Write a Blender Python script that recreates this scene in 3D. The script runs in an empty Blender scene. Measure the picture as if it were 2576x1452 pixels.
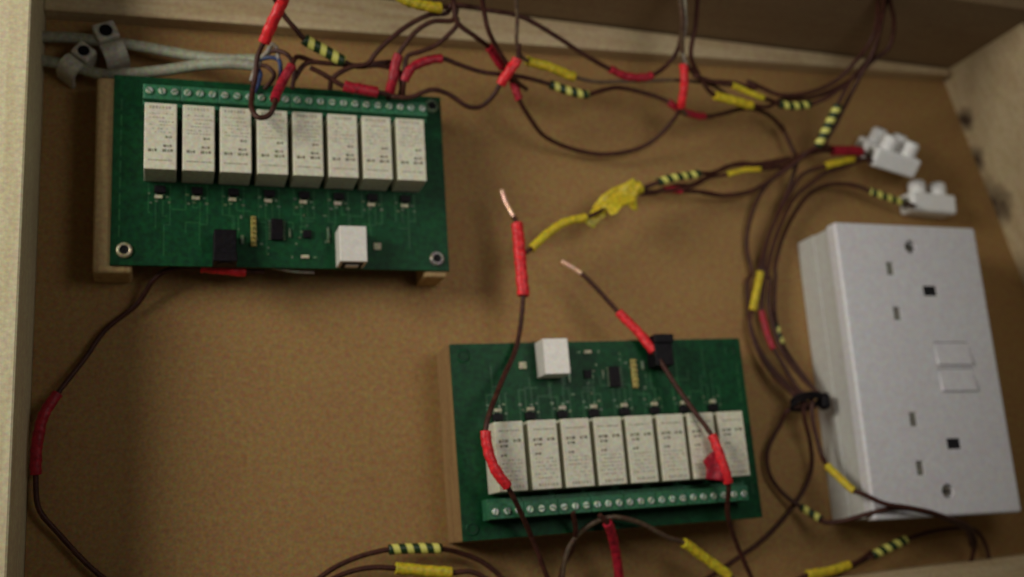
import bpy, bmesh, math, random
from mathutils import Vector, Matrix, Euler, noise
random.seed(7)
MM = 0.001
scene = bpy.context.scene
col = scene.collection

# ------------------------------------------------------------------ camera
CAM_C = Vector((25.7836, 39.7272, 469.1423)); CAM_R = Euler((0.259369, -0.310794, -0.070150), 'XYZ'); FPX = 2693.327
A_X, A_Y, A_T, A_Z = 6.412, 162.557, -0.00137, 18.467
B_X, B_Y, B_T, B_Z = 289.264, 129.788, 3.15651, 23.987
S_X, S_Y, S_T, S_H = 343.613, 40.882, -0.00860, 35.202
BW, BH, RU, RV = 143.070, 84.022, 12.829, 36.483
cam = bpy.data.cameras.new('camera'); cam_o = bpy.data.objects.new('camera', cam); col.objects.link(cam_o)
cam_o.location = CAM_C * MM; cam_o.rotation_euler = CAM_R
cam.sensor_width = 36; cam.lens = 36 * FPX / 2576
cam.clip_start = 0.02; cam.clip_end = 20
cam.dof.use_dof = True; cam.dof.focus_distance = 0.385; cam.dof.aperture_fstop = 6.0
scene.camera = cam_o

# ------------------------------------------------------------------ world, lamps, exposure
world = bpy.data.worlds.new('World'); scene.world = world; world.use_nodes = True
bg = world.node_tree.nodes['Background']
bg.inputs[0].default_value = (1.0, 0.90, 0.72, 1); bg.inputs[1].default_value = 0.044

def lamp(name, loc, target, size, power, color):
    l = bpy.data.lights.new(name, 'AREA'); l.shape = 'DISK'; l.size = size; l.energy = power; l.color = color
    o = bpy.data.objects.new(name, l); col.objects.link(o)
    o.location = Vector(loc) * MM
    o.rotation_euler = (Vector(target) - Vector(loc)).to_track_quat('-Z', 'Y').to_euler()
    return o
k_ = lamp('hand_lamp', (265, 190, 370), (235, 165, 0), 0.17, 0.13, (1.0, 0.96, 0.90)); k_.data.spread = math.radians(100)
lamp('room_lamp', (-430, 330, 370), (180, 130, 0), 0.28, 3.3, (1.0, 0.95, 0.84))

vs = scene.view_settings
vs.view_transform = 'Standard'; vs.look = 'None'; vs.exposure = -0.15; vs.gamma = 1.0; vs.use_curve_mapping = False

# ------------------------------------------------------------------ helpers
def tag(o, label=None, cat=None, group=None, kind=None):
    if label: o['label'] = label
    if cat: o['category'] = cat
    if group: o['group'] = group
    if kind: o['kind'] = kind
    return o
def empty(name, loc, rz, label, cat, group=None, rot=None):
    o = bpy.data.objects.new(name, None); col.objects.link(o)
    o.empty_display_size = 0.01
    o.location = Vector(loc) * MM; o.rotation_euler = rot if rot else (0, 0, rz)
    return tag(o, label, cat, group)
def link(name, bm, mats, parent=None, smooth=False):
    me = bpy.data.meshes.new(name)
    for v in bm.verts: v.co *= MM
    bm.normal_update(); bm.to_mesh(me); bm.free()
    for m in (mats if isinstance(mats, (list, tuple)) else [mats]): me.materials.append(m)
    if smooth:
        for f in me.polygons: f.use_smooth = True
    o = bpy.data.objects.new(name, me); col.objects.link(o); o.parent = parent
    return o
def box(bm, x0, x1, y0, y1, z0, z1, bev=0.0, seg=1, M=None, mi=0, taper=0.0):
    t = bmesh.new()
    vs_ = [t.verts.new((x, y, z)) for z in (z0, z1) for (x, y) in
           ((x0 - taper * (z == z0), y0 - taper * (z == z0)), (x1 + taper * (z == z0), y0 - taper * (z == z0)),
            (x1 + taper * (z == z0), y1 + taper * (z == z0)), (x0 - taper * (z == z0), y1 + taper * (z == z0)))]
    for q in ((3, 2, 1, 0), (4, 5, 6, 7), (0, 1, 5, 4), (1, 2, 6, 5), (2, 3, 7, 6), (3, 0, 4, 7)):
        t.faces.new([vs_[i] for i in q])
    if bev > 0: bmesh.ops.bevel(t, geom=list(t.edges), offset=bev, segments=seg, profile=0.5, affect='EDGES')
    merge(bm, t, M, mi); return bm
def merge(bm, t, M=None, mi=0):
    if M is not None: bmesh.ops.transform(t, matrix=M, verts=t.verts)
    mp = {}
    for v in t.verts: mp[v] = bm.verts.new(v.co)
    for f in t.faces:
        try: nf = bm.faces.new([mp[v] for v in f.verts]); nf.material_index = mi; nf.smooth = f.smooth
        except ValueError: pass
    t.free()
def cyl(bm, x, y, z0, z1, r, n=20, r2=None, bev=0.0, M=None, mi=0):
    t = bmesh.new()
    bmesh.ops.create_cone(t, cap_ends=True, segments=n, radius1=r, radius2=r if r2 is None else r2, depth=z1 - z0,
                          matrix=Matrix.Translation((x, y, (z0 + z1) / 2)))
    if bev > 0:
        ed = [e for e in t.edges if all(v.co.z > z1 - 1e-4 for v in e.verts)]
        bmesh.ops.bevel(t, geom=ed, offset=bev, segments=3, profile=0.5, affect='EDGES')
    merge(bm, t, M, mi); return bm

CAM_M = CAM_R.to_matrix()
def at(x, y, z):
    """point at height z (mm) on the sight line through photo position (x, y) (2576 x 1452 grid)"""
    d = CAM_M @ Vector(((x - 1288) / FPX, -(y - 726) / FPX, -1))
    t = (z - CAM_C.z) / d.z
    return CAM_C + d * t
CROPS = {'a': (0, 0, 2.8622), 'b': (800, 0, 2.8622), 'c': (1600, 0, 2.8622), 'd': (2364, 0, 2.8622), 'e': (1500, 450, 2.904),
         'f': (2200, 400, 2.8622), 'g': (2300, 850, 2.672), 'h': (2364, 1340, 2.8622)}
def P(s):
    """'m 10 20 5; b 1 2 3' -> list of points in millimetres"""
    out = []; k = 'm'
    for item in s.split(';'):
        w = item.split()
        if not w: continue
        if w[0].isalpha(): k = w[0]; w = w[1:]
        x, y, z = map(float, w)
        if k != 'm':
            o = CROPS[k]; x = (o[0] + x / o[2]) * .78922; y = (o[1] + y / o[2]) * .78922
        out.append(at(x, y, z))
    return out
def spline(pts, n=8):
    """centripetal Catmull-Rom; returns samples and their control index"""
    q = [pts[0] * 2 - pts[1]] + list(pts) + [pts[-1] * 2 - pts[-2]]
    out = []
    for i in range(1, len(q) - 2):
        p0, p1, p2, p3 = q[i - 1:i + 3]
        t0 = 0; t1 = t0 + max((p1 - p0).length, 1e-3) ** .5; t2 = t1 + max((p2 - p1).length, 1e-3) ** .5; t3 = t2 + max((p3 - p2).length, 1e-3) ** .5
        for j in range(n):
            t = t1 + (t2 - t1) * j / n
            A1 = p0 * ((t1 - t) / (t1 - t0)) + p1 * ((t - t0) / (t1 - t0))
            A2 = p1 * ((t2 - t) / (t2 - t1)) + p2 * ((t - t1) / (t2 - t1))
            A3 = p2 * ((t3 - t) / (t3 - t2)) + p3 * ((t - t2) / (t3 - t2))
            B1 = A1 * ((t2 - t) / (t2 - t0)) + A2 * ((t - t0) / (t2 - t0))
            B2 = A2 * ((t3 - t) / (t3 - t1)) + A3 * ((t - t1) / (t3 - t1))
            out.append((i - 1 + j / n, B1 * ((t2 - t) / (t2 - t1)) + B2 * ((t - t1) / (t2 - t1))))
    out.append((len(pts) - 1, pts[-1]))
    return out
def tube(bm, pts, r, n=10, rag=0.0, seed=0, flat=1.0, lap=0.0):
    uvl = bm.loops.layers.uv.verify()
    N = len(pts); rings = []; L = 0
    up = Vector((0, 0, 1)); prev = None
    for i, p in enumerate(pts):
        t = (pts[min(i + 1, N - 1)] - pts[max(i - 1, 0)]).normalized()
        if prev is None:
            a = t.cross(up)
            if a.length < 1e-3: a = t.cross(Vector((1, 0, 0)))
            a.normalize()
        else:
            a = (prev - t * prev.dot(t)).normalized()
        prev = a; b = t.cross(a)
        if i: L += (p - pts[i - 1]).length
        ring = []
        for k in range(n):
            an = 2 * math.pi * k / n
            rr = r if not callable(r) else r(i / (N - 1))
            if rag: rr *= 1 + rag * noise.noise(Vector((p.x * .45 + seed * 7.3, p.y * .45, k * .9)))
            if lap: rr *= 1 + lap * (((L / 5.2 + k / n + seed * .37) % 1.0) - .5)
            ring.append(bm.verts.new(p + a * math.cos(an) * rr + b * math.sin(an) * rr * flat))
        rings.append((ring, L))
    for i in range(N - 1):
        (r0, l0), (r1, l1) = rings[i], rings[i + 1]
        for k in range(n):
            f = bm.faces.new((r0[k], r0[(k + 1) % n], r1[(k + 1) % n], r1[k])); f.smooth = True
            us = (k / n, (k + 1) / n, (k + 1) / n, k / n); ls = (l0, l0, l1, l1)
            for lp, u, v in zip(f.loops, us, ls): lp[uvl].uv = (u, v)
    bm.faces.new(rings[0][0][::-1]); bm.faces.new(rings[-1][0])
    return bm

# ------------------------------------------------------------------ materials
def mat(name, c, rough=0.6, metal=0.0, grain=0.10, gs=700.0, hue=0.0, spec=0.4, bump=0.0, ext=None, mott=1.0):
    m = bpy.data.materials.new(name); m.use_nodes = True
    nt = m.node_tree; N = nt.nodes; L = nt.links; b = N['Principled BSDF']
    b.inputs['Roughness'].default_value = rough; b.inputs['Metallic'].default_value = metal
    b.inputs['Specular IOR Level'].default_value = spec
    tc = N.new('ShaderNodeTexCoord')
    nz = N.new('ShaderNodeTexNoise'); nz.inputs['Scale'].default_value = gs; nz.inputs['Detail'].default_value = 3
    L.new(tc.outputs['Object'], nz.inputs['Vector'])
    cr = N.new('ShaderNodeValToRGB'); e = cr.color_ramp.elements
    lo = [max(0, x * (1 - grain * 2)) for x in c]; hi = [x * (1 + grain * 2) for x in c]
    lo = (lo[0] * (1 + hue), lo[1] * (1 - hue), lo[2] * (1 + hue)); hi = (hi[0] * (1 - hue), hi[1] * (1 + hue * .6), hi[2])
    e[0].position = .3; e[0].color = (*lo, 1); e[1].position = .7; e[1].color = (*hi, 1)
    L.new(nz.outputs['Fac'], cr.inputs['Fac'])
    out = cr.outputs['Color']
    # large, soft patches of tone
    n2 = N.new('ShaderNodeTexNoise'); n2.inputs['Scale'].default_value = gs / 9; n2.inputs['Detail'].default_value = 4
    L.new(tc.outputs['Object'], n2.inputs['Vector'])
    mx = N.new('ShaderNodeMix'); mx.data_type = 'RGBA'; mx.blend_type = 'MULTIPLY'; mx.inputs[0].default_value = 1
    c2 = N.new('ShaderNodeValToRGB'); k = c2.color_ramp.elements
    k[0].position = .3; k[0].color = (1 - grain * .5, 1 - grain * 1.2, 1 - grain, 1); k[1].position = .7; k[1].color = (1, 1, 1, 1)
    L.new(n2.outputs['Fac'], c2.inputs['Fac']); L.new(out, mx.inputs[6]); L.new(c2.outputs['Color'], mx.inputs[7])
    n4 = N.new('ShaderNodeTexNoise'); n4.inputs['Scale'].default_value = 780; n4.inputs['Detail'].default_value = 2
    L.new(tc.outputs['Object'], n4.inputs['Vector'])
    vm = N.new('ShaderNodeVectorMath'); vm.operation = 'MULTIPLY_ADD'; kk = mott
    vm.inputs[1].default_value = (kk, kk * .8, kk * 1.3); vm.inputs[2].default_value = (1 - kk / 2, 1 - kk * .4, 1 - kk * .65)
    L.new(n4.outputs['Color'], vm.inputs[0])
    mz = N.new('ShaderNodeMix'); mz.data_type = 'RGBA'; mz.blend_type = 'MULTIPLY'; mz.inputs[0].default_value = 1
    L.new(mx.outputs[2], mz.inputs[6]); L.new(vm.outputs[0], mz.inputs[7]); mx = mz
    L.new(mx.outputs[2], b.inputs['Base Color'])
    if bump:
        bp = N.new('ShaderNodeBump'); bp.inputs['Strength'].default_value = bump; bp.inputs['Distance'].default_value = 0.0003
        L.new(nz.outputs['Fac'], bp.inputs['Height']); L.new(bp.outputs['Normal'], b.inputs['Normal'])
    if ext: ext(m, nt, b, mx, tc)
    return m
def wood(name, c, c2, axis, knots=()):
    """softwood: long streaks along one axis, a few knots"""
    def ext(m, nt, b, mx, tc):
        N = nt.nodes; L = nt.links
        mp = N.new('ShaderNodeMapping'); mp.inputs['Scale'].default_value = [18 if i == axis else 260 for i in range(3)]
        L.new(tc.outputs['Object'], mp.inputs['Vector'])
        nz = N.new('ShaderNodeTexNoise'); nz.inputs['Scale'].default_value = 1.0; nz.inputs['Detail'].default_value = 5; nz.inputs['Distortion'].default_value = .6
        L.new(mp.outputs['Vector'], nz.inputs['Vector'])
        cr = N.new('ShaderNodeValToRGB'); e = cr.color_ramp.elements
        e[0].position = .38; e[0].color = (*[x / y for x, y in zip(c2, c)], 1); e[1].position = .58; e[1].color = (1, 1, 1, 1)
        L.new(nz.outputs['Fac'], cr.inputs['Fac'])
        m2 = N.new('ShaderNodeMix'); m2.data_type = 'RGBA'; m2.blend_type = 'MULTIPLY'; m2.inputs[0].default_value = 1
        L.new(mx.outputs[2], m2.inputs[6]); L.new(cr.outputs['Color'], m2.inputs[7])
        last = m2.outputs[2]
        for (kx, ky, kz, kr) in knots:
            vm = N.new('ShaderNodeVectorMath'); vm.operation = 'SUBTRACT'; vm.inputs[1].default_value = (kx * MM, ky * MM, kz * MM)
            L.new(tc.outputs['Object'], vm.inputs[0])
            n3 = N.new('ShaderNodeTexNoise'); n3.inputs['Scale'].default_value = 120
            L.new(tc.outputs['Object'], n3.inputs['Vector'])
            ln = N.new('ShaderNodeVectorMath'); ln.operation = 'LENGTH'; L.new(vm.outputs[0], ln.inputs[0])
            ad = N.new('ShaderNodeMath'); ad.operation = 'MULTIPLY_ADD'; L.new(n3.outputs['Fac'], ad.inputs[0]); ad.inputs[1].default_value = kr * MM * 1.4; L.new(ln.outputs['Value'], ad.inputs[2])
            rp = N.new('ShaderNodeMapRange'); rp.inputs['From Min'].default_value = kr * MM * 1.15; rp.inputs['From Max'].default_value = kr * MM * 2.1
            L.new(ad.outputs[0], rp.inputs['Value'])
            m3 = N.new('ShaderNodeMix'); m3.data_type = 'RGBA'; L.new(rp.outputs['Result'], m3.inputs[0])
            m3.inputs[6].default_value = (.06, .035, .02, 1); L.new(last, m3.inputs[7]); last = m3.outputs[2]
        L.new(last, b.inputs['Base Color'])
    return mat(name, c, rough=.7, grain=.06, gs=500, hue=.04, bump=.12, ext=ext, mott=.4)

M_base = mat('brown_hardboard', (.330, .197, .072), rough=.7, grain=.06, gs=420, hue=.06, bump=.08, spec=.2, mott=1.15)
M_pine_left = wood('planed_pine_light', (.68, .62, .40), (.62, .55, .33), 1)
M_pine_back = wood('pine_back', (.55, .44, .26), (.46, .34, .18), 0)
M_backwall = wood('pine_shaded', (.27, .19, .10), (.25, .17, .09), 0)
M_batten = wood('batten_pine', (.50, .36, .16), (.40, .26, .11), 1)
M_block = wood('block_pine', (.30, .185, .075), (.25, .15, .06), 1)
M_pcb = mat('green_solder_mask', (.004, .056, .018), rough=.5, grain=.15, gs=420, hue=.08, spec=.18)
M_track = mat('track_under_mask', (.012, .105, .032), rough=.45, grain=.15, gs=420)
M_term = mat('green_terminal_plastic', (.03, .16, .075), rough=.5, grain=.12, gs=600)
M_tin = mat('tinned_screw', (.55, .66, .55), rough=.4, metal=.55, grain=.2, gs=900)
M_relay = mat('cream_relay_plastic', (.68, .67, .52), rough=.5, grain=.05, gs=500, hue=.03, mott=.5)
M_ink = mat('grey_relay_print', (.24, .24, .17), rough=.6, grain=.25, gs=700)
M_inkl = mat('faint_relay_print', (.47, .46, .35), rough=.6, grain=.2, gs=700)
M_black = mat('black_component', (.008, .007, .009), rough=.5, grain=.2, gs=600, spec=.12)
M_smd = mat('pale_component', (.50, .50, .34), rough=.5, grain=.15, gs=800)
M_pad = mat('solder', (.13, .20, .12), rough=.4, metal=.3, grain=.2, gs=900)
M_gold = mat('gold_header_pins', (.38, .33, .10), rough=.4, metal=.4, grain=.2, gs=900)
M_usb = mat('usb_shell_metal', (.78, .76, .70), rough=.5, metal=.2, grain=.03, gs=500, mott=.3)
M_brass = mat('pale_brass_screw', (.66, .62, .40), rough=.35, metal=.55, grain=.15, gs=900)
M_steel = mat('dull_steel_screw', (.30, .29, .26), rough=.4, metal=.5, grain=.15, gs=900)
M_white = mat('white_socket_plastic', (.74, .74, .76), rough=.38, grain=.03, gs=350, hue=.02, mott=.35)
M_box = mat('white_box_plastic', (.60, .61, .57), rough=.45, grain=.03, gs=350, hue=.02, mott=.3)
M_shut = mat('grey_socket_shutter', (.22, .23, .19), rough=.6, grain=.15, gs=700)
M_dark = mat('opening_shade_black', (.01, .01, .012), rough=.8, grain=.1)  # black colour standing for the shade inside slots, recesses and openings
M_choc = mat('white_connector_nylon', (.90, .92, .92), rough=.4, grain=.03, gs=500, mott=.3)
M_brown = mat('brown_insulation', (.060, .020, .013), rough=.5, grain=.2, gs=500, hue=.05, spec=.25)
M_brownl = mat('greyish_brown_insulation', (.12, .075, .045), rough=.45, grain=.2, gs=500, hue=.1)
M_greywire = mat('pale_grey_insulation', (.30, .28, .22), rough=.5, grain=.15, gs=500)
M_red = mat('red_tape', (.72, .022, .030), rough=.45, grain=.12, gs=450, hue=.0)
M_redd = mat('dark_red_tape', (.36, .010, .026), rough=.5, grain=.15, gs=450)
M_yel = mat('yellow_tape', (.62, .50, .025), rough=.45, grain=.10, gs=450)
M_cable = mat('grey_cable_sheath', (.27, .28, .20), rough=.55, grain=.12, gs=450, hue=.05)
M_clip = mat('cream_cable_clip', (.50, .49, .40), rough=.5, grain=.10, gs=450, hue=.04)
M_blue = mat('blue_core', (.03, .06, .16), rough=.5, grain=.2, gs=600)
M_cu = mat('bare_copper', (1.0, .62, .45), rough=.3, metal=.35, grain=.1, gs=700)
def striped():
    m = bpy.data.materials.new('green_yellow_sleeving'); m.use_nodes = True
    nt = m.node_tree; N = nt.nodes; L = nt.links; b = N['Principled BSDF']; b.inputs['Roughness'].default_value = .45
    uv = N.new('ShaderNodeUVMap'); sp = N.new('ShaderNodeSeparateXYZ'); L.new(uv.outputs[0], sp.inputs[0])
    a = N.new('ShaderNodeMath'); a.operation = 'MULTIPLY'; a.inputs[1].default_value = 1 / 5.8; L.new(sp.outputs[1], a.inputs[0])
    c = N.new('ShaderNodeMath'); c.operation = 'ADD'; w_ = N.new('ShaderNodeMath'); w_.operation = 'PINGPONG'; w_.inputs[1].default_value = .5; L.new(sp.outputs[0], w_.inputs[0]); w2 = N.new('ShaderNodeMath'); w2.operation = 'MULTIPLY'; w2.inputs[1].default_value = .7; L.new(w_.outputs[0], w2.inputs[0]); L.new(a.outputs[0], c.inputs[0]); L.new(w2.outputs[0], c.inputs[1])
    f = N.new('ShaderNodeMath'); f.operation = 'FRACT'; L.new(c.outputs[0], f.inputs[0])
    r = N.new('ShaderNodeValToRGB'); r.color_ramp.interpolation = 'LINEAR'; e = r.color_ramp.elements
    G = (.010, .035, .008, 1); Y = (.76, .73, .17, 1)
    e[0].position = 0; e[0].color = G; e[1].position = .44; e[1].color = G
    for pos, cc in ((.52, Y), (.92, Y), (1.0, G)):
        x = e.new(pos); x.color = cc
    L.new(f.outputs[0], r.inputs[0]); L.new(r.outputs[0], b.inputs['Base Color'])
    return m
M_str = striped()

# ------------------------------------------------------------------ the wooden box
def slab(name, x0, x1, y0, y1, z0, z1, m, bev=.4, seg=2, parent=None):
    bm = bmesh.new(); box(bm, x0, x1, y0, y1, z0, z1, bev, seg); return link(name, bm, m, parent)
o = slab('base_board', -23, 560, -60, 306, -9, 0, M_base, 0); tag(o, kind='structure')
o['label'] = 'brown hardboard base of the wooden box'
HW = 50
bm = bmesh.new(); box(bm, -24 - 40, -23.2, -70, 330, -9.5, HW, 1.0, 2)
# small lengthwise step along the inner edge, as on a planed rail
o = link('side_panel', bm, M_pine_left)
tag(o, 'thick pale pine side of the box along the left edge of the photo', 'panel')
# back wall, slightly skewed to the base
def skew(name, x0, ya, x1, yb, th, z0, z1, m, label, cat):
    bm = bmesh.new(); t = bmesh.new()
    L_ = math.hypot(x1 - x0, yb - ya); an = math.atan2(yb - ya, x1 - x0)
    box(t, 0, L_, 0, th, z0, z1, .6, 2)
    merge(bm, t, Matrix.Translation((x0, ya, 0)) @ Matrix.Rotation(an, 4, 'Z'))
    return tag(link(name, bm, m), label, cat)
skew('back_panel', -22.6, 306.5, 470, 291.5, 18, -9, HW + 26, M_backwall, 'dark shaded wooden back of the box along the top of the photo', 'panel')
def quadbox(name, pts, z0, z1, m, label, cat, bev=.5):
    bm = bmesh.new()
    lo = [bm.verts.new((x, y, z0)) for x, y in pts]; hi = [bm.verts.new((x, y, z1)) for x, y in pts]
    bm.faces.new(lo[::-1]); bm.faces.new(hi)
    for i in range(4): bm.faces.new((lo[i], lo[(i + 1) % 4], hi[(i + 1) % 4], hi[i]))
    bmesh.ops.bevel(bm, geom=list(bm.edges), offset=bev, segments=2, profile=.5, affect='EDGES')
    return tag(link(name, bm, m), label, cat)
def xy(x, y, z): v = at(x, y, z); return (v.x, v.y)
BZ = 9
lowl = xy(276, 36, BZ); lowm = xy(1017, 72, BZ); lowr = xy(2395, 189, BZ)
quadbox('wooden_batten', [(-23, lowm[1] - 6), (457, lowr[1]), (457.5, 290.8), (-22.5, 305.3)], 0.05, BZ, M_pine_back,
        'long pale wooden batten lying along the foot of the back panel', 'batten')
def wall_x(y): return 459 + (292 - y) * .255
def on_wall(px, py):
    best = None
    for k in range(0, 500):
        v = at(px, py, k * .1)
        if v.x <= wall_x(v.y): return (v.x, v.y, v.z)
    return (v.x, v.y, v.z)
K1, K2, K3_ = on_wall(2428, 300), on_wall(2449, 402), on_wall(2486, 522)
M_right = wood('knotty_pine', (.52, .42, .25), (.46, .36, .20), 1, knots=[(*K1, 6.0), (*K2, 6.5), (*K3_, 12)])
quadbox('side_panel', [(wall_x(310), 310), (wall_x(-80), -80), (wall_x(-80) + 18, -80), (wall_x(310) + 18, 310)], -9, HW + 14, M_right,
        'knotty pale pine side of the box at the right behind the socket', 'panel')
# front strip in the lower right corner
a = xy(2330, 1428, 16); b_ = xy(2576, 1398, 16)
sl = (b_[1] - a[1]) / (b_[0] - a[0])
quadbox('wooden_strip', [(a[0] - 120, a[1] - sl * 120 - 24), (525, a[1] + sl * (525 - a[0]) - 24), (525, a[1] + sl * (525 - a[0])), (a[0] - 120, a[1] - sl * 120)],
        .05, 16, M_pine_back, 'pale wooden strip crossing the bottom right corner of the box', 'strip')

# ------------------------------------------------------------------ supports of the boards
lx0 = xy(234, 560, 18)[0]; lx1 = xy(334, 700, 0)[0]; ly0 = xy(280, 714, 0)[1]
ZT = A_Z - .1
o = slab('support_batten', lx0, lx1, ly0, 246, .05, ZT, M_batten, 1.6, 4)
tag(o, 'upright wooden batten under the left end of the upper-left relay board', 'batten', 'battens under the upper-left relay board')
rx0 = xy(1045, 722, 0)[0]; rx1 = xy(1128, 722, 0)[0]; ry0 = xy(1090, 722, 0)[1]
o = slab('support_batten', rx0, min(rx1, A_X + BW - 1), ry0, 245, .05, ZT, M_batten, 1.0, 2)
tag(o, 'wooden batten under the right end of the upper-left relay board, only its foot showing', 'batten', 'battens under the upper-left relay board')
bm = bmesh.new(); t = bmesh.new(); box(t, .5, BW - .2, -1.2, BH + .2, 0.05, B_Z - .1, .8, 2)
merge(bm, t, Matrix.Translation((B_X, B_Y, 0)) @ Matrix.Rotation(B_T, 4, 'Z'))
tag(link('backing_block', bm, M_block), 'brown wooden block carrying the lower-right relay board', 'block')

# ------------------------------------------------------------------ relay boards
def make_board():
    root = empty('relay_board', (A_X, A_Y, A_Z), A_T,
                 'upper-left green circuit board with eight cream relays below its terminal strip', 'circuit board', 'eight-relay circuit boards')
    bm = bmesh.new(); box(bm, 0, BW, 0, BH, 0, 1.6, .12)
    pcb = link('circuit_board_panel', bm, M_pcb, root)
    T = 1.6
    # etched tracks showing through the solder mask
    bm = bmesh.new(); rt = random.Random(11)
    for i in range(8):
        u = RU + 15 * i
        for k in range(4):
            a0 = u + 1.5 + k * 2.9; v0 = RV - .5; v1 = rt.uniform(20, 27) - k * .9; a1 = a0 + rt.uniform(-6, 6)
            box(bm, a0, a0 + .45, v1, v0, T + .005, T + .04); box(bm, min(a0, a1), max(a0, a1) + .45, v1 - .45, v1, T + .005, T + .04)
            if rt.random() < .6: box(bm, a1, a1 + .45, max(2.5, v1 - rt.uniform(4, 16)), v1 - .4, T + .005, T + .04)
    for k in range(9): box(bm, 3 + k * .0, 3.6, 12 + k * 7, 17 + k * 7, T + .005, T + .04)
    link('etched_tracks', bm, M_track, pcb)
    # solder pads on the panel
    bm = bmesh.new()
    rs = random.Random(3)
    for i in range(8):
        u = RU + 15 * i
        for du, dv in ((1.5, -5.6), (4.4, -8.9), (8.6, -6.8), (9.6, -9.4), (2.2, -9.6)):
            box(bm, u + du, u + du + rs.uniform(.8, 1.5), RV + dv, RV + dv + rs.uniform(.5, 1.0), T, T + .25)
    for k in range(18):
        u = rs.uniform(50, 92); v = rs.uniform(4, 24)
        if 38 < u < 52 and v < 16: continue
        if rs.random() < .5: box(bm, u, u + .8, v, v + rs.uniform(.6, 1.6), T, T + .22)
        else: box(bm, u, u + rs.uniform(.6, 1.8), v, v + .7, T, T + .22)
    link('solder_pads', bm, M_pad, pcb)
    # relays
    for i in range(8):
        u = RU + 15 * i + rs.uniform(-.12, .12)
        bm = bmesh.new(); box(bm, u, u + 12.7, RV, RV + 29, T, T + 15.7, .35, 2)
        r = link('relay', bm, M_relay, root)
        z = T + 15.7
        bm = bmesh.new()
        def d(a0, a1, b0, b1, mi=0): box(bm, u + a0 * 12.7, u + a1 * 12.7, RV + b0 * 29, RV + b1 * 29, z + .01, z + .09, mi=mi)
        def dash(a0, b0, w, h):          # a figure or two, broken up as print is
            d(a0, a0 + w * .38, b0, b0 + h); d(a0 + w * .5, a0 + w * .62, b0, b0 + h * .9); d(a0 + w * .74, a0 + w, b0 + h * .1, b0 + h)
        dash(.12, .26, .26, .045); dash(.56, .26, .32, .045); dash(.58, .335, .26, .038)
        dash(.64, .47, .20, .036)
        for b0 in (.55, .60, .66, .71, .77, .83):
            a0 = .14
            while a0 < .86:
                w = rs.uniform(.03, .09)
                if rs.random() < .72: d(a0, a0 + w, b0, b0 + .016, 1)
                a0 += w + .035
        a0 = .12
        while a0 < .86:
            w = rs.uniform(.04, .08); d(a0, a0 + w, .125, .145, 1); a0 += w + .02
        for k in range(7): d(.14 + k * .1, .20 + k * .1, .915, .955, 1)
        link('printed_marks', bm, [M_ink, M_inkl], r)
    # screw terminals, three ways for each relay
    t0 = 11.9; tp = 122.0 / 24
    for g in range(8):
        u = t0 + g * tp * 3
        bm = bmesh.new(); box(bm, u + .06, u + 3 * tp - .06, 67.6, 76.3, T, T + 7.6, .2)
        box(bm, u + .06, u + 3 * tp - .06, 69.4, 76.1, T + 7.5, T + 10.4, .35, 2)
        for k in range(3):
            c = u + (k + .5) * tp
            box(bm, c - 1.7, c + 1.7, 76.25, 76.6, T + 1.2, T + 5.2, mi=1)
            cyl(bm, c, 73.1, T + 10.2, T + 10.75, 2.15, 18, r2=1.95)
        tb = link('terminal_block', bm, [M_term, M_dark], root)
        for k in range(3):
            c = u + (k + .5) * tp + rs.uniform(-.1, .1)
            bm = bmesh.new(); cyl(bm, c, 73.1, T + 10.5, T + 11.1, 1.5, 18, bev=.25)
            an = rs.uniform(0, math.pi)
            box(bm, -1.3, 1.3, -.22, .22, T + 11.08, T + 11.16, M=Matrix.Translation((c, 73.1, 0)) @ Matrix.Rotation(an, 4, 'Z'), mi=1)
            link('terminal_screw', bm, [M_tin, M_term], tb)
    # indicator, driver transistor per relay
    for i in range(8):
        u = RU + 15 * i
        bm = bmesh.new(); box(bm, u + 4.2, u + 7.4, 29.0, 30.5, T, T + .9, .15); link('indicator_lamp', bm, M_smd, root)
        bm = bmesh.new(); box(bm, u + 4.0, u + 8.6, 31.2, 34.4, T, T + 2.0, .2)
        for a_ in (4.3, 7.5): box(bm, u + a_, u + a_ + .7, 30.7, 31.3, T, T + .6, mi=1)
        link('transistor', bm, [M_black, M_pad], root)
    # USB connector
    bm = bmesh.new(); box(bm, 92.2, 104.0, .4, 16.3, T, T + 11, .35, 2); usb = link('usb_connector', bm, M_usb, root)
    bm = bmesh.new(); box(bm, 93.6, 102.6, .02, .42, T + 1.4, T + 9.2); box(bm, 95.4, 100.8, -.3, .1, T + 3.2, T + 7.0, mi=1); link('usb_opening', bm, [M_dark, M_usb], usb)
    # power jack
    bm = bmesh.new(); box(bm, 40.6, 49.6, 3.2, 13.6, T, T + 9.6, .3); box(bm, 40.3, 49.9, -.6, 3.3, T, T + 11, .3)
    t = bmesh.new(); bmesh.ops.create_cone(t, cap_ends=True, segments=20, radius1=3.4, radius2=3.4, depth=.3, matrix=Matrix.Translation((45.1, -.75, T + 6.4)) @ Matrix.Rotation(math.pi / 2, 4, 'X'))
    merge(bm, t); link('power_jack', bm, M_black, root)
    # pin header
    bm = bmesh.new(); box(bm, 56.2, 58.4, 9.0, 22.2, T, T + 1.6, .1)
    for k in range(6): box(bm, 57.0, 57.6, 9.9 + k * 2.2, 10.5 + k * 2.2, T + 1.6, T + 4.4)
    link('pin_header', bm, M_gold, root)
    # chips, crystal, capacitors
    bm = bmesh.new(); box(bm, 64.6, 69.6, 12, 21.5, T, T + 1.9, .2); c = link('microchip', bm, M_black, root)
    bm = bmesh.new()
    for k in range(7):
        for x_ in (63.6, 69.6): box(bm, x_, x_ + 1.0, 12.4 + k * 1.3, 12.9 + k * 1.3, T, T + .8)
    link('chip_pins', bm, M_pad, c)
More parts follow.
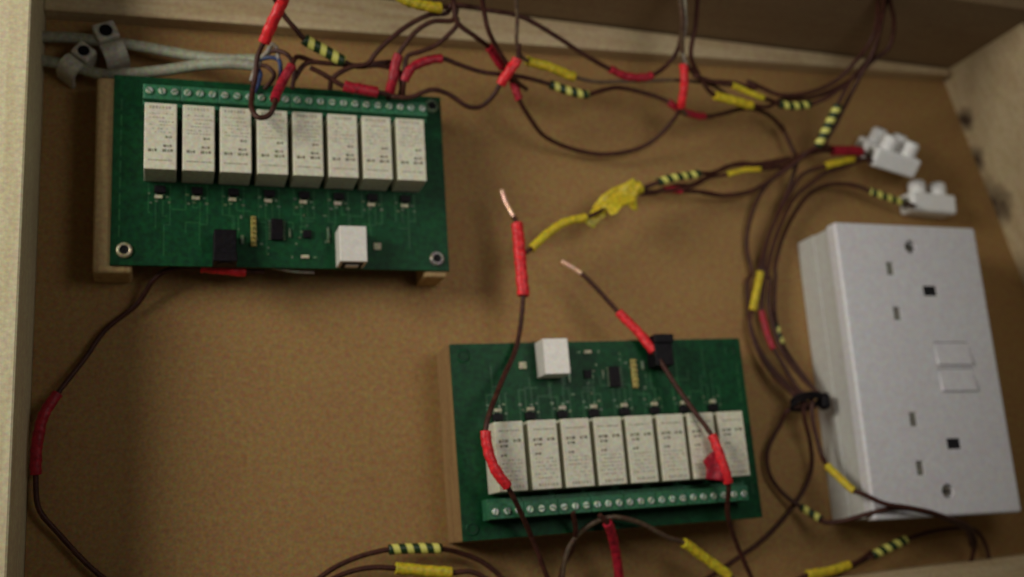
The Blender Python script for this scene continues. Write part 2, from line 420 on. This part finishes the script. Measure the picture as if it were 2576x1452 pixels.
    bm = bmesh.new(); box(bm, 78.2, 81.8, 13.4, 17, T, T + 1.2, .15); link('microchip', bm, M_black, root)
    bm = bmesh.new(); box(bm, 77.2, 80.6, 4.2, 5.7, T, T + 1.1, .15); link('resistor', bm, M_smd, root)
    bm = bmesh.new(); box(bm, 108.9, 112.2, 8.8, 11.9, T, T + 1.3, .2); link('status_lamp', bm, M_smd, root)
    bm = bmesh.new(); box(bm, 88.6, 89.5, 11.5, 18.5, T, T + 1.0, .1); box(bm, 72.2, 73.0, 13.5, 17.5, T, T + 1.0, .1); link('resistor', bm, M_pad, root)
    bm = bmesh.new(); box(bm, 52.0, 53.2, 10, 13.8, T, T + 1.2, .1); link('capacitor', bm, M_pad, root)
    # fixing screws
    for (u, v, m) in ((5.5, 6.2, M_brass), (137.4, 5.4, M_steel), (138.6, 79.0, M_pad)):
        bm = bmesh.new(); t = bmesh.new()
        n = 28; prof = ((3.3, T), (3.3, T + .9), (2.7, T + 1.5), (1.9, T + 1.5), (1.45, T + .5), (0.01, T + .5))
        rings = [[t.verts.new((u + r * math.cos(2 * math.pi * k / n), v + r * math.sin(2 * math.pi * k / n), z)) for k in range(n)] for r, z in prof]
        for q in range(len(rings) - 1):
            for k in range(n):
                f = t.faces.new((rings[q][k], rings[q][(k + 1) % n], rings[q + 1][(k + 1) % n], rings[q + 1][k])); f.material_index = 1 if q >= 3 else 0
        for f in t.faces: f.normal_flip() if False else None
        for vtx in t.verts: pass
        mp = {vv: bm.verts.new(vv.co) for vv in t.verts}
        for f in t.faces: nf = bm.faces.new([mp[vv] for vv in f.verts]); nf.material_index = f.material_index; nf.smooth = True
        t.free()
        for an in (.4, .4 + math.pi / 2):
            box(bm, -1.5, 1.5, -.3, .3, T + .5, T + .75, M=Matrix.Translation((u, v, 0)) @ Matrix.Rotation(an, 4, 'Z'), mi=1)
        s = link('fixing_screw', bm, [m, M_dark], root)
        if m is M_brass: s['label'] = 'bright brass fixing screw'
    return root
def copy_tree(o, parent=None):
    c = o.copy(); col.objects.link(c); c.parent = parent
    for ch in list(o.children): copy_tree(ch, c)
    return c
boardA = make_board()
boardB = copy_tree(boardA)
boardB.location = Vector((B_X, B_Y, B_Z)) * MM; boardB.rotation_euler = (0, 0, B_T)
boardB['label'] = 'lower-right green circuit board, upside down, with eight cream relays above its terminal strip'
for ch in boardB.children:
    if ch.get('label') == 'bright brass fixing screw':
        ch['label'] = 'dull fixing screw'
    if ch.name.startswith('fixing_screw'):
        for s_ in ch.material_slots: s_.link = 'OBJECT'
        ch.material_slots[0].material = M_pcb; ch.material_slots[1].material = M_dark
        ch.scale = (1, 1, .6)
        if 'label' in ch.keys(): del ch['label']

# ------------------------------------------------------------------ double socket
sock = empty('wall_socket', (S_X, S_Y, 0), S_T, 'white double wall socket with two switches standing on its deep box', 'socket')
PZ = S_H - 8
bm = bmesh.new(); box(bm, .9, 85.1, .9, 145.1, 0.05, 15, .5, 2); link('back_box', bm, M_box, sock)
bm = bmesh.new(); box(bm, 1.2, 84.8, 1.2, 144.8, 15.02, PZ, .5, 2); link('spacer_frame', bm, M_box, sock)
bm = bmesh.new()
t = bmesh.new(); box(t, 0, 86, 0, 146, PZ + .02, S_H, 1.5, 4); merge(bm, t)
plate = link('faceplate', bm, M_white, sock)
cut = bmesh.new()
U0 = 44; 
SLOTS = [(29.4, 122.5), (29.6, 99.4), (29.9, 46.7), (29.7, 23.3)]
for (u, v) in SLOTS: box(cut, u - 2.1, u + 2.1, v - 3.4, v + 3.4, S_H - 4, S_H + 2)
EARTH = [(51.4, 111.3), (51.4, 34.4)]
for (u, v) in EARTH: box(cut, u - 4.0, u + 4.0, v - 2.6, v + 2.6, S_H - 7, S_H + 2)
ROCK = [(59.4, 79.0), (59.6, 65.8)]
for (u, v) in ROCK: box(cut, u - 10.9, u + 10.9, v - 6.0, v + 6.0, S_H - 4, S_H + 2)
SCR = [(43.7, 134.2), (43.8, 11.8)]
for (u, v) in SCR: cyl(cut, u, v, S_H - 3, S_H + 2, 3.6, 28)
cutter = link('cutter', cut, M_white)
md = plate.modifiers.new('b', 'BOOLEAN'); md.operation = 'DIFFERENCE'; md.object = cutter; md.solver = 'EXACT'
cutter.parent = sock
bpy.context.view_layer.update()
me2 = bpy.data.meshes.new_from_object(plate.evaluated_get(bpy.context.evaluated_depsgraph_get()))
plate.modifiers.clear(); plate.data = me2
bpy.data.objects.remove(cutter)
for (u, v) in SLOTS:
    bm = bmesh.new(); box(bm, u - 2.05, u + 2.05, v - 3.35, v + 3.35, S_H - 3.9, S_H - .7); link('slot_shutter', bm, M_shut, plate)
for (u, v) in EARTH:
    bm = bmesh.new(); box(bm, u - 3.95, u + 3.95, v - 2.55, v + 2.55, S_H - 6.9, S_H - .45); link('earth_slot_shade', bm, M_dark, plate)  # black fill just below the face paints the shade of the earth slot
for (u, v) in ROCK:
    bm = bmesh.new(); t = bmesh.new(); box(t, -10.6, 10.6, -5.8, 5.8, -3.5, .5, .5, 2)
    merge(bm, t, Matrix.Translation((u, v, S_H)) @ Matrix.Rotation(math.radians(-8.0), 4, 'X')); link('rocker_switch', bm, M_white, sock)
for (u, v) in SCR:
    bm = bmesh.new(); cyl(bm, u, v, S_H - 2.9, S_H - 1.5, 3.0, 24, r2=2.5); box(bm, u - 2.3, u + 2.3, v - .4, v + .4, S_H - 1.5, S_H - 1.35, mi=1)
    link('faceplate_screw', bm, [M_steel, M_dark], sock)

# ------------------------------------------------------------------ screw connectors
def connector(n, loc, a, phi, k_, label):
    """strip connector; wire axis w, screw turrets along t, ways side by side along w x t"""
    a = math.radians(a); phi = math.radians(phi)
    w = Vector((math.cos(a), math.sin(a), 0)); t_ = Vector((-math.sin(a) * math.cos(phi), math.cos(a) * math.cos(phi), math.sin(phi)))
    x = w.cross(t_); m3 = Matrix((x, w, t_)).transposed()
    root = empty('screw_connector', loc, 0, label, 'connector', 'white screw connectors above the wall socket', rot=m3.to_euler())
    pitch = 9.8; K3 = Matrix.Scale(k_, 4)
    bm = bmesh.new()
    for k in range(n):
        c = (k - (n - 1) / 2) * pitch
        box(bm, c - 4.3, c + 4.3, -10.2, 10.2, 0, 7.8, 1.3, 3, M=K3)
        for y in (-10.3, 10.25):
            t = bmesh.new(); bmesh.ops.create_cone(t, cap_ends=True, segments=18, radius1=2.4, radius2=2.4, depth=.5, matrix=Matrix.Translation((c, y, 3.9)) @ Matrix.Rotation(math.pi / 2, 4, 'X')); merge(bm, t, K3, 1)
    if n > 1: box(bm, -(n * pitch) / 2 + 1.2, (n * pitch) / 2 - 1.2, -2.2, 2.2, .3, 6.2, .6, 2, M=K3)
    link('body', bm, [M_choc, M_shut], root)
    for k in range(n):
        c = (k - (n - 1) / 2) * pitch
        for y in (-4.6, 4.9):
            bm = bmesh.new(); cyl(bm, c, y, 7.5, 13.4, 3.3, 24, bev=1.7, M=K3); tw = link('screw_turret', bm, M_choc, root, smooth=False)
            bm = bmesh.new(); cyl(bm, c, y, 13.35, 13.5, 1.5, 18, M=K3); link('screw_head', bm, M_shut, tw)
    return root
c2 = at(2336, 541, 6.5)
connector(1, (c2.x, c2.y, 6.6), -3, 3, 1.42, 'white single screw connector with two upright posts, just above the socket')
c3 = at(2218, 418, 9)
connector(2, (c3.x, c3.y, 9.5), -13, 40, 1.35, 'larger white screw connector, tilted, fed by red and yellow taped wires')

# ------------------------------------------------------------------ wires
MATS = {'red': M_red, 'dred': M_redd, 'yellow': M_yel, 'striped': M_str}
NAMES = {'red': 'red_tape_sleeve', 'dred': 'red_tape_sleeve', 'yellow': 'yellow_tape_sleeve', 'striped': 'striped_sleeve'}
wn = 0
def wire(label, path, sleeves=(), r=1.12, m=None, bare=None, name='electric_wire', cat='wire', group='brown single-core wires in the box', sm=None):
    global wn; wn += 1
    pts = P(path); sp = spline(pts)
    mid = min((p for _, p in sp), key=lambda p: p.z)
    root = empty(name, (mid.x, mid.y, mid.z), 0, label, cat, group)
    sub = lambda i0, i1: [p - mid for k, p in sp if i0 - 1e-6 <= k <= i1 + 1e-6]
    s0 = 0
    if bare:
        s0 = bare; bm = bmesh.new(); tube(bm, sub(0, bare + .15), 1.0, 10); link('bare_copper_end', bm, M_cu, root)
    bm = bmesh.new(); q = sub(s0, 1e9)
    rj = random.Random(wn)
    tube(bm, q, r, 10, .05, wn); link('insulation', bm, m or M_brown, root)
    for s in sleeves:
        kind, i0, i1 = s[:3]; rr = s[3] if len(s) > 3 else 2.0
        bm = bmesh.new(); q2 = sub(i0, i1)
        if kind != 'striped': q2 = [q2[k].lerp(q2[k + 1], j / 3) for k in range(len(q2) - 1) for j in range(3)] + [q2[-1]]
        tube(bm, q2, rr, 16, .17 if kind != 'striped' else .05, wn + i0, .85, lap=.07 if kind != 'striped' else 0)
        link(NAMES[kind], bm, MATS[kind], root)
    return root

wire('brown wire with red sleeves running down the left side of the box',
     '665 684 14;618 683 14;560 677 14;505 672 14;460 672 13;415 683 12;385 706 10;345 765 5;265 830 4;215 900 5;145 990 8;110 1045 9;93 1120 8;90 1195 6;98 1280 5;150 1345 4;225 1425 4;300 1485 4',
     [('red', 1, 3, 2.4), ('dred', 10, 13, 2.2)])
wire('short thin pale wire under the front edge of the upper-left relay board', '665 668 15;700 677 16.5;745 684 16;790 686 15', r=.6, m=M_greywire)
wire('brown wire with bare copper tip and upright thick red sleeve in the middle',
     '1262 478 22;1272 508 23;1292 545 25;1300 562 25;1306 620 26;1312 690 27;1316 745 27;1300 870 30;1262 960 38;1230 1045 46;1222 1085 47;1230 1140 47;1248 1185 47;1277 1225 46;1310 1290 40;1345 1370 30;1385 1475 25',
     [('red', 3, 6, 2.75), ('red', 10, 13, 2.2)], bare=2)
wire('short yellow-sleeved lead between the red sleeve and the crumpled yellow tape', '1322 636 27;1337 625 27;1375 590 26;1420 560 25;1475 547 24;1497 538 24;1530 520 22',
     [('yellow', 1, 4, 2.0)], r=1.0)
wire('brown wire with a bare copper tip crossing the lower-right relay board to a red flag',
     '1412 657 22;1462 688 24;1500 725 25;1555 785 27;1605 835 30;1645 885 33;1700 970 38;1750 1040 44;1790 1095 47;1812 1150 48;1832 1215 47;1830 1290 38;1852 1365 28;1900 1475 22',
     [('red', 3, 5, 2.2), ('red', 8, 10, 2.2)], bare=1)
wire('brown wire hanging in the deep loop below the upright red sleeves', '1285 190 32;1294 215 30;1306 250 28;1335 300 22;1370 343 15;1450 378 9;1530 388 8;1620 368 10;1670 330 18;1705 285 26;1716 262 30',
     [('dred', 0, 2, 2.0)])
wire('brown wire coming down from the top middle into the dark red sleeve', '1130 -40 62;1140 0 56;1150 55 52;1195 92 48;1229 119 43;1260 165 38;1290 205 32', [('dred', 4, 5.2, 2.1)])
wire('brown wire from the upper terminal strip ending in the bright orange-red sleeve',
     '985 243 34;1031 245 36;1086 226 38;1128 237 36;1177 268 34;1210 268 33;1243 238 37;1258 213 40;1284 175 44;1302 148 46;1306 110 50', [('red', 7, 9, 2.3)])
wire('brown wire with the curved red sleeve, then a striped sleeve further right',
     'b 1385 860 34;1400 740 38;1450 640 40;1560 570 40;1740 535 40;1900 590 38;2100 655 36;2290 680 36;c 170 700 33;300 730 31;440 770 30;610 830 30;780 862 29;900 830 28;1050 800 27;1300 850 26;1480 910 26;1640 1010 26;1850 1065 24;2000 1040 22;2250 990 20;2450 1060 16;2560 1180 12;f 830 0 10;960 270 12',
     [('dred', 1, 4, 2.1), ('striped', 10, 12, 2.2), ('dred', 16.2, 18, 1.9)])
wire('brown wire with a striped sleeve slanting down from the top left above the upper-left board', '672 -40 56;690 -5 50;715 40 46;745 75 44;765 98 42;815 127 40;865 155 38;900 168 36;950 165 36;1000 178 36;1020 200 34',
     [('striped', 4, 6, 2.6)])
wire('brown wire with a red sleeve at the top edge that loops over the fourth relay',
     'b 300 -80 62;290 0 58;200 200 52;115 390 46;60 520 42;40 700 40;10 850 40;10 1000 44;70 1072 46;160 1055 46;215 960 46;225 880 42;290 740 40;370 600 40;420 520 38;560 560 34',
     [('red', 0, 3, 2.5), ('dred', 10.6, 13, 2.0)])
wire('brown wire with yellow sleeve at the top edge, sweeping right to dark red sleeve',
     '950 -45 60;1020 0 56;1060 13 54;1108 20 52;1150 13 50;1230 26 50;1310 42 48;1400 92 44;1470 138 40;1535 174 36;1585 194 34;1640 190 34;1690 150 36;1710 110 42;1716 40 50;1710 -40 60',
     [('yellow', .5, 3, 2.4), ('dred', 9, 11, 2.0)])
wire('brown wire arching over the top left, outermost of the three arches', '1135 10 52;1125 32 50;1080 38 49;1030 62 47;980 100 44;945 135 41;925 160 39;880 170 38;835 200 36;830 225 33')
wire('brown wire arching down into the upright dark red sleeve at the upper terminal strip', '1150 20 52;1140 50 50;1090 54 48;1048 78 46;1015 118 43;1000 145 41;988 200 38;980 232 34;976 248 30', [('dred', 4.7, 7, 2.2)])
wire('brown wire arching down, innermost of the three arches above the board', '1150 45 52;1150 62 50;1128 88 48;1095 115 45;1058 130 43;1025 142 41;1018 180 39;1012 235 33')
wire('brown wire with a flat red sleeve lying along the upper terminal strip', '780 170 38;810 185 38;835 200 37;865 216 37;905 224 37;948 232 36;985 240 34;1010 246 30', [('dred', 3, 5, 2.5)])
wire('dark brown wire lying behind the upper terminal strip beneath the flat red sleeve', '740 200 34;770 160 36;830 160 36;905 165 36;960 158 36;990 160 36;1010 215 33;1005 245 30')
wire('dark brown wire dropping from the top edge beside the grey one', '1208 -40 66;1218 30 58;1228 75 54;1250 120 48;1278 165 42;1300 205 34;1325 225 28')
wire('pale grey-brown thin wire dropping from the top edge into a yellow sleeve', '1296 -40 66;1301 50 56;1300 110 50;1310 140 45;1327 153 42;1380 168 40;1445 194 36;1500 206 34;1560 205 33;1640 203 33;1710 202 33;1790 214 33;1830 240 30',
     [('yellow', 4, 6, 2.3)], r=.95, m=M_brownl)
wire('wire dropping from the top edge into the upright pink-red sleeve', '1708 -40 68;1716 50 58;1716 120 47;1720 160 42;1721 215 38;1715 270 32;1724 288 27', [('red', 2.9, 5, 2.1)], m=M_brownl)
wire('thin pale grey wire among the dark wires at the top right of the middle', '1722 -40 70;1724 20 62;1725 70 55;1716 110 48;1722 150 44;1735 175 41', r=.7, m=M_greywire)
wire('brown wire with the thick yellow sleeve at the upper right, rising to the top',
     '1757 -40 66;1750 60 55;1738 140 46;1756 185 40;1778 222 37;1798 240 35;1845 253 34;1892 266 32;1935 268 31;d 350 915 32;650 885 34;900 785 38;1130 620 44;1220 450 50;1265 200 58;1320 0 66;1330 -120 74',
     [('yellow', 5, 7, 2.3)])
wire('brown wire, uppermost in the shallow bow at the upper right', '1728 165 42;1765 200 38;1840 208 37;1900 222 37;d 60 745 37;180 800 36;350 866 36;600 848 38;850 745 42;1000 605 48;1170 385 54;1225 250 59;1245 0 68;1245 -120 76')
wire('brown wire with a slim yellow sleeve and a small striped sleeve at the upper right',
     '1745 190 40;1800 208 39;1842 215 39;1880 231 38;1920 247 37;d 260 915 34;345 950 33;480 966 33;625 950 33;760 900 36;960 760 41;1190 560 48;1345 430 54;1390 200 62;1350 0 70;1340 -120 76',
     [('yellow', 2, 4, 1.6), ('striped', 6, 8, 2.1)])
wire('brown wire descending from the top right beside the long striped sleeve',
     'd 1300 -120 78;1290 100 66;1215 430 54;1080 700 46;960 930 38;860 1130 32;750 1330 26;f 1260 190 22;1100 235 18;960 290 15;720 365 13;450 345 12;250 420 12;0 545 13;e 1900 410 14;1700 470 15;1560 450 16')
wire('brown wire wearing the long striped sleeve, left of the connectors',
     'd 1200 500 50;1000 730 44;905 900 40;868 985 37;805 1110 34;745 1230 31;690 1335 28;f 1060 250 22;960 330 18;800 440 14;655 600 9;550 850 6;515 1100 4;560 1350 4;g 222 120 4;226 300 4;240 470 5;320 700 7;460 900 10;640 1080 13;730 1170 16',
     [('striped', 2.6, 6, 2.3)])
wire('brown wire from the yellow tape bundle to the dark red sleeve on the larger connector',
     'e 1570 490 15;1700 480 15;1790 450 15;1880 450 15;1950 462 15;2150 472 12;2300 500 11;f 100 612 10;300 640 9;550 600 10;750 490 13;900 390 17;1000 310 20;1130 245 22;1290 232 23;1430 232 23;1560 240 22;1650 300 18',
     [('dred', 2, 4, 1.8), ('dred', 14, 16, 2.7)])
wire('thin brown wire with a slim yellow sleeve left of the wire crossing', 'e 1570 470 16;1800 460 16;2040 425 16;f 180 475 15;340 448 15;490 408 16;640 402 16;800 385 16;960 330 16',
     [('yellow', 4, 6, 1.4)], r=.9)
wire('brown wire with a short striped sleeve beside the crumpled yellow tape', 'e 1560 450 17;1650 415 18;1740 380 19;1830 350 19;1930 330 19;2030 318 18;2120 300 18;2260 290 15;f 350 370 13;600 352 13;900 300 14',
     [('striped', 2, 6, 2.0)])
wire('brown wire with two yellow sleeves, one by the larger connector',
     'f 1660 325 20;1490 305 20;1360 335 19;1235 370 18;1030 445 14;890 650 10;750 920 8;660 1180 7;635 1300 7;g 330 45 7;300 200 7;262 375 7;240 460 7;295 680 8;425 900 11;600 1080 14;690 1160 17',
     [('yellow', 1, 3, 2.0), ('yellow', 9, 11, 1.9)])
wire('brown wire with the slim dark red sleeve inside the bundle left of the socket',
     'f 980 310 17;920 520 12;800 800 8;705 1050 7;670 1300 7;g 368 60 7;345 300 7;345 380 7;375 520 8;425 660 9;520 830 11;650 1040 14;770 1140 18', [('dred', 7, 9.3, 1.75)])
wire('plain brown wire in the bundle left of the socket, nearest the connector', 'f 1560 320 20;1400 380 18;1240 430 15;1100 530 12;950 660 9;830 900 8;750 1120 7;705 1380 7;g 408 100 7;400 300 7;435 480 8;515 720 10;690 950 13;830 1080 17')
wire('brown wire with a striped sleeve entering the single connector',
     'f 2050 735 14;1935 700 15;1780 650 15;1640 598 14;1500 548 12;1300 535 10;1120 600 8;960 790 6;835 1050 6;775 1300 6;g 460 60 6;448 300 6;466 490 6;520 660 7;625 830 10;760 1010 13;850 1110 16',
     [('striped', 1, 3, 1.9), ('striped', 12, 13, 1.5)])
wire('brown wire curving below the cable tie with a short striped sleeve at the socket foot',
     'g 780 1165 17;560 1230 14;h 360 20 10;235 280 6;250 480 5;350 640 5;470 745 7;540 790 9;620 840 12;700 890 15;760 928 18;900 922 24;1150 855 33;1350 805 38;1500 805 40;1700 845 40;1880 905 37;2050 1000 28;2100 1150 18',
     [('striped', 7, 9.4, 1.9)])
wire('brown wire looping from the cable tie down to the bottom edge past the lower-right board',
     'g 700 1120 18;h 570 -40 16;625 200 11;640 400 7;600 560 5;500 740 4;350 930 4;180 1100 4;0 1230 4;m 1800 1442 4;1740 1480 4')
wire('brown wire with a yellow sleeve crossing the lower corner of the socket',
     'g 770 1130 18;h 645 -30 18;690 180 18;740 340 20;785 415 24;900 530 30;1030 645 36;1100 670 38;1300 760 41;1500 792 42;1700 832 42;1890 895 38;2060 960 30;2130 1100 20;2095 1300 12;2085 1480 10',
     [('yellow', 4, 6, 2.0)])
wire('dark wire with a striped sleeve in the shadow below the socket', 'h 650 1500 10;820 1440 10;960 1360 10;1100 1285 10;1200 1235 11;1290 1185 11;1390 1140 12;1500 1090 12;1680 1030 12;1900 990 12;2130 1000 10;2230 1150 8;2270 1400 8;2270 1500 8', [('striped', 4, 7, 2.2)])
wire('brown wire with a yellow sleeve at the bottom edge below the socket', 'h 480 1470 12;600 1412 12;800 1375 12;985 1318 12;1060 1290 12;1180 1200 10', [('yellow', 1, 3, 2.2)])
wire('brown wire with a striped sleeve at the bottom edge, left of the lower-right board', '760 1490 8;835 1432 8;900 1402 8;950 1388 9;978 1383 9;1045 1380 9;1110 1381 9;1160 1392 8;1220 1418 7;1300 1490 7', [('striped', 4, 6, 2.2)])
wire('brown wire with a thick yellow sleeve at the bottom edge, left of the lower-right board', '790 1482 10;870 1442 10;935 1428 10;995 1430 10;1065 1436 10;1136 1441 10;1190 1440 10;1270 1490 10', [('yellow', 3, 5, 2.5)])
wire('greyish-brown wire arching under the lower-right board to a yellow sleeve at the bottom', '1410 1490 20;1428 1385 24;1465 1335 28;1530 1302 33;1600 1312 31;1680 1352 26;1720 1366 23;1775 1405 21;1835 1449 20;1880 1490 18',
     [('yellow', 6, 8, 2.3)], m=M_brownl)
wire('wire in a dark crimson sleeve dropping from the lower terminal strip to the bottom edge', '1508 1296 36;1528 1316 34;1548 1385 24;1562 1490 18', [('dred', .9, 3, 2.2)])
wire('short dark wire bending down from the lower terminal strip beside the crimson sleeve', '1440 1286 36;1448 1330 30;1440 1380 20;1415 1430 10;1405 1500 8')

# grey sheathed cables with their cores
def cable(label, path, cores, lab2=None):
    pts = P(path); sp = [p for _, p in spline(pts)]; mid = sp[len(sp) // 2]
    root = empty('mains_cable', mid, 0, label, 'cable', 'grey sheathed cables at the upper left')
    bm = bmesh.new(); tube(bm, [p - mid for p in sp], 2.5, 14, .05, 2, .8); link('sheath', bm, M_cable, root)
    for m, c in cores:
        q = [p - mid for _, p in spline(P(c))]; bm = bmesh.new(); tube(bm, q, 1.0, 8); link('core', bm, m, root)
cable('upper grey sheathed cable entering past the left panel, held by a clip', '-10 85 8;90 92 8;180 95 8;270 106 9;330 113 10;412 128 12;500 143 16;580 150 22;655 150 28',
      [(M_blue, '648 150 28;680 145 31;700 150 32;706 175 33;700 215 32'), (M_brown, '648 148 28;690 128 33;725 140 36;740 175 36;735 225 33'),
       (M_greywire, '650 150 28;672 132 32;684 112 34;696 122 33;700 150 32')])
cable('lower grey sheathed cable entering past the left panel, held by a clip', '-10 148 8;100 152 8;150 160 9;200 172 9;250 186 10;310 186 12;412 177 16;500 164 20;580 160 25;650 166 29',
      [(M_blue, '645 166 29;655 185 31;650 210 32;640 232 32'), (M_brown, '645 164 29;672 168 33;690 190 34;665 225 32'),
       (M_greywire, '645 166 29;652 160 31;640 180 32;632 205 31')])
def clip(label, x, y, z, rz, s):
    c = at(x, y, z); root = empty('cable_clip', (c.x, c.y, 0), math.radians(rz), label, 'cable clip', 'cable clips on the grey cables')
    bm = bmesh.new(); t = bmesh.new()
    # arch over the cable: C profile extruded
    n = 14; w = 4.4 * s; pro = []
    for k in range(n + 1):
        an = math.pi * k / n; pro.append((math.cos(an) * 5.2 * s, 6.5 + math.sin(an) * 6.2))
    for k in range(n + 1):
        an = math.pi * (n - k) / n; pro.append((math.cos(an) * 3.3 * s, 6.5 + math.sin(an) * 4.0))
    pro = [(5.2 * s, .1)] + pro[:n + 1] + [(-5.2 * s, .1), (-3.3 * s, .1)] + pro[n + 1:] + [(3.3 * s, .1)]
    f0 = [t.verts.new((-w, y_, z_)) for y_, z_ in pro]; f1 = [t.verts.new((w, y_, z_)) for y_, z_ in pro]
    t.faces.new(f0[::-1]); t.faces.new(f1)
    for k in range(len(pro)): t.faces.new((f0[k], f0[(k + 1) % len(pro)], f1[(k + 1) % len(pro)], f1[k]))
    bmesh.ops.recalc_face_normals(t, faces=t.faces); merge(bm, t)
    box(bm, -w, w, 4.6 * s, 12.2 * s, .1, 12.5, 1.0, 2)
    link('clip_body', bm, M_clip, root)
    bm = bmesh.new(); cyl(bm, 0, 8.4 * s, 12.4, 12.9, 2.6 * s, 20, bev=.3); link('nail_hole_disc', bm, M_black, root)  # raised black disc painted in for the dark inside of the nail hole
clip('cream cable clip on the upper grey cable, its nail hole a black disc on top', 287, 132, 9, 22, 1.1)
clip('cream cable clip on the lower grey cable, nearest the left panel', 180, 168, 9, -38, .95)

# ------------------------------------------------------------------ loose tape pieces
def tape(name, pts, z, th, m, label, cat, seed, amp):
    c = at(sum(p[0] for p in pts) / len(pts), sum(p[1] for p in pts) / len(pts), z)
    poly = [at(x, y, z) - c for x, y in pts]
    t = bmesh.new(); t.faces.new([t.verts.new(p) for p in poly])
    bmesh.ops.triangulate(t, faces=t.faces[:]); bmesh.ops.subdivide_edges(t, edges=t.edges[:], cuts=5, use_grid_fill=True)
    bmesh.ops.triangulate(t, faces=t.faces[:])
    for v in t.verts:
        q = v.co.copy(); v.co.z += amp * noise.noise(q * .22 + Vector((seed, 0, 0))) + amp * .5 * noise.noise(q * .55 + Vector((0, seed, 0)))
    r = bmesh.ops.extrude_face_region(t, geom=t.faces[:])
    for e in r['geom']:
        if isinstance(e, bmesh.types.BMVert): e.co.z += th
    bmesh.ops.recalc_face_normals(t, faces=t.faces)
    root = link(name, t, m); root.location = c * MM
    for f in root.data.polygons: f.use_smooth = True
    return tag(root, label, cat)
def fold(pts, z0, zf, seed, amp):
    t = bmesh.new(); P0 = [Vector((p.x, p.y, z0)) for p in pts]; c = sum(P0, Vector()) / len(P0)
    t.faces.new([t.verts.new(p) for p in P0]); bmesh.ops.triangulate(t, faces=t.faces[:])
    bmesh.ops.subdivide_edges(t, edges=t.edges[:], cuts=6, use_grid_fill=True); bmesh.ops.triangulate(t, faces=t.faces[:])
    for v in t.verts:
        q = v.co - c; v.co.z += zf(q) + amp * noise.noise(q * .14 + Vector((seed, 0, 0))) + amp * .22 * abs(noise.noise(q * .3 + Vector((0, seed, 0))))
    r = bmesh.ops.extrude_face_region(t, geom=t.faces[:])
    for e in r['geom']:
        if isinstance(e, bmesh.types.BMVert): e.co.z += .35
    bmesh.ops.recalc_face_normals(t, faces=t.faces); return t
def yellow_wrap():
    root = empty('yellow_tape_wrap', at(1560, 505, 20), 0, 'crumpled yellow tape flag round the wire joint in the middle of the box', 'tape')
    o0 = at(1560, 505, 20)
    bm = bmesh.new(); sp = [p - o0 for _, p in spline([at(1494, 541, 22), at(1515, 524, 22), at(1545, 503, 21), at(1580, 484, 21), at(1611, 470, 21)], 10)]
    tube(bm, sp, lambda q: 1.7 + 1.6 * min(1, q * 2), 14, .3, 5, .8); link('tape_roll', bm, M_yel, root)
    for pts, z0, sd, tilt, nm in (
        (P('e 1095 690 22;1150 580 22;1210 505 22;1310 440 22;1430 395 22;1485 355 22;1565 430 22;1530 520 22;1545 640 22;1495 645 22;1430 600 22;1340 650 22;1290 690 22;1240 640 22;1160 700 22'), 22.5, 3, .10, 'tape_sheet'),
        (P('e 1250 620 24;1330 530 24;1480 450 24;1550 450 24;1520 560 24;1400 600 24;1340 680 24;1290 700 24'), 24.4, 9, -.16, 'tape_sheet'),
        (P('e 1095 705 21;1240 660 21;1260 690 21;1190 740 21;1145 805 21;1080 765 21;1040 740 21'), 20.6, 14, .1, 'tape_sheet')):
        t = fold([p for p in pts], z0, lambda q, k=tilt: q.y * k, sd, 1.7)
        for v in t.verts: v.co -= o0
        link(nm, t, M_yel, root, smooth=True)
yellow_wrap()
tape('red_tape_flag', [(1802, 1120), (1800, 1128), (1766, 1160), (1776, 1175), (1776, 1205), (1812, 1210), (1828, 1212), (1820, 1160)], 47.5, .5, M_redd,
     'small red tape flag sticking out over the seventh relay of the lower board', 'tape', 8, 1.0)

# cable tie
c = P('g 720 1150 17')[0]
root = empty('cable_tie', c, 0, 'black cable tie gathering the brown wires left of the socket', 'cable tie')
bm = bmesh.new(); q = []
for k in range(29):
    an = 2 * math.pi * k / 28; q.append(Vector((math.cos(an) * 8.6, math.sin(an) * 2.6 + 0, math.sin(an) * 3.4)))
for j in range(2):
    tube(bm, [Matrix.Translation((.4 * j, -1.0 + 2.0 * j, .5 * (j % 2))) @ Matrix.Rotation(math.radians(8 - 5 * j), 4, 'Z') @ v for v in q], 1.0, 8)
link('strap', bm, M_black, root)
bm = bmesh.new(); box(bm, 7.6, 12.4, -4.4, 4.2, -3, 3.6, 2.2, 4); link('tie_head', bm, M_black, root)
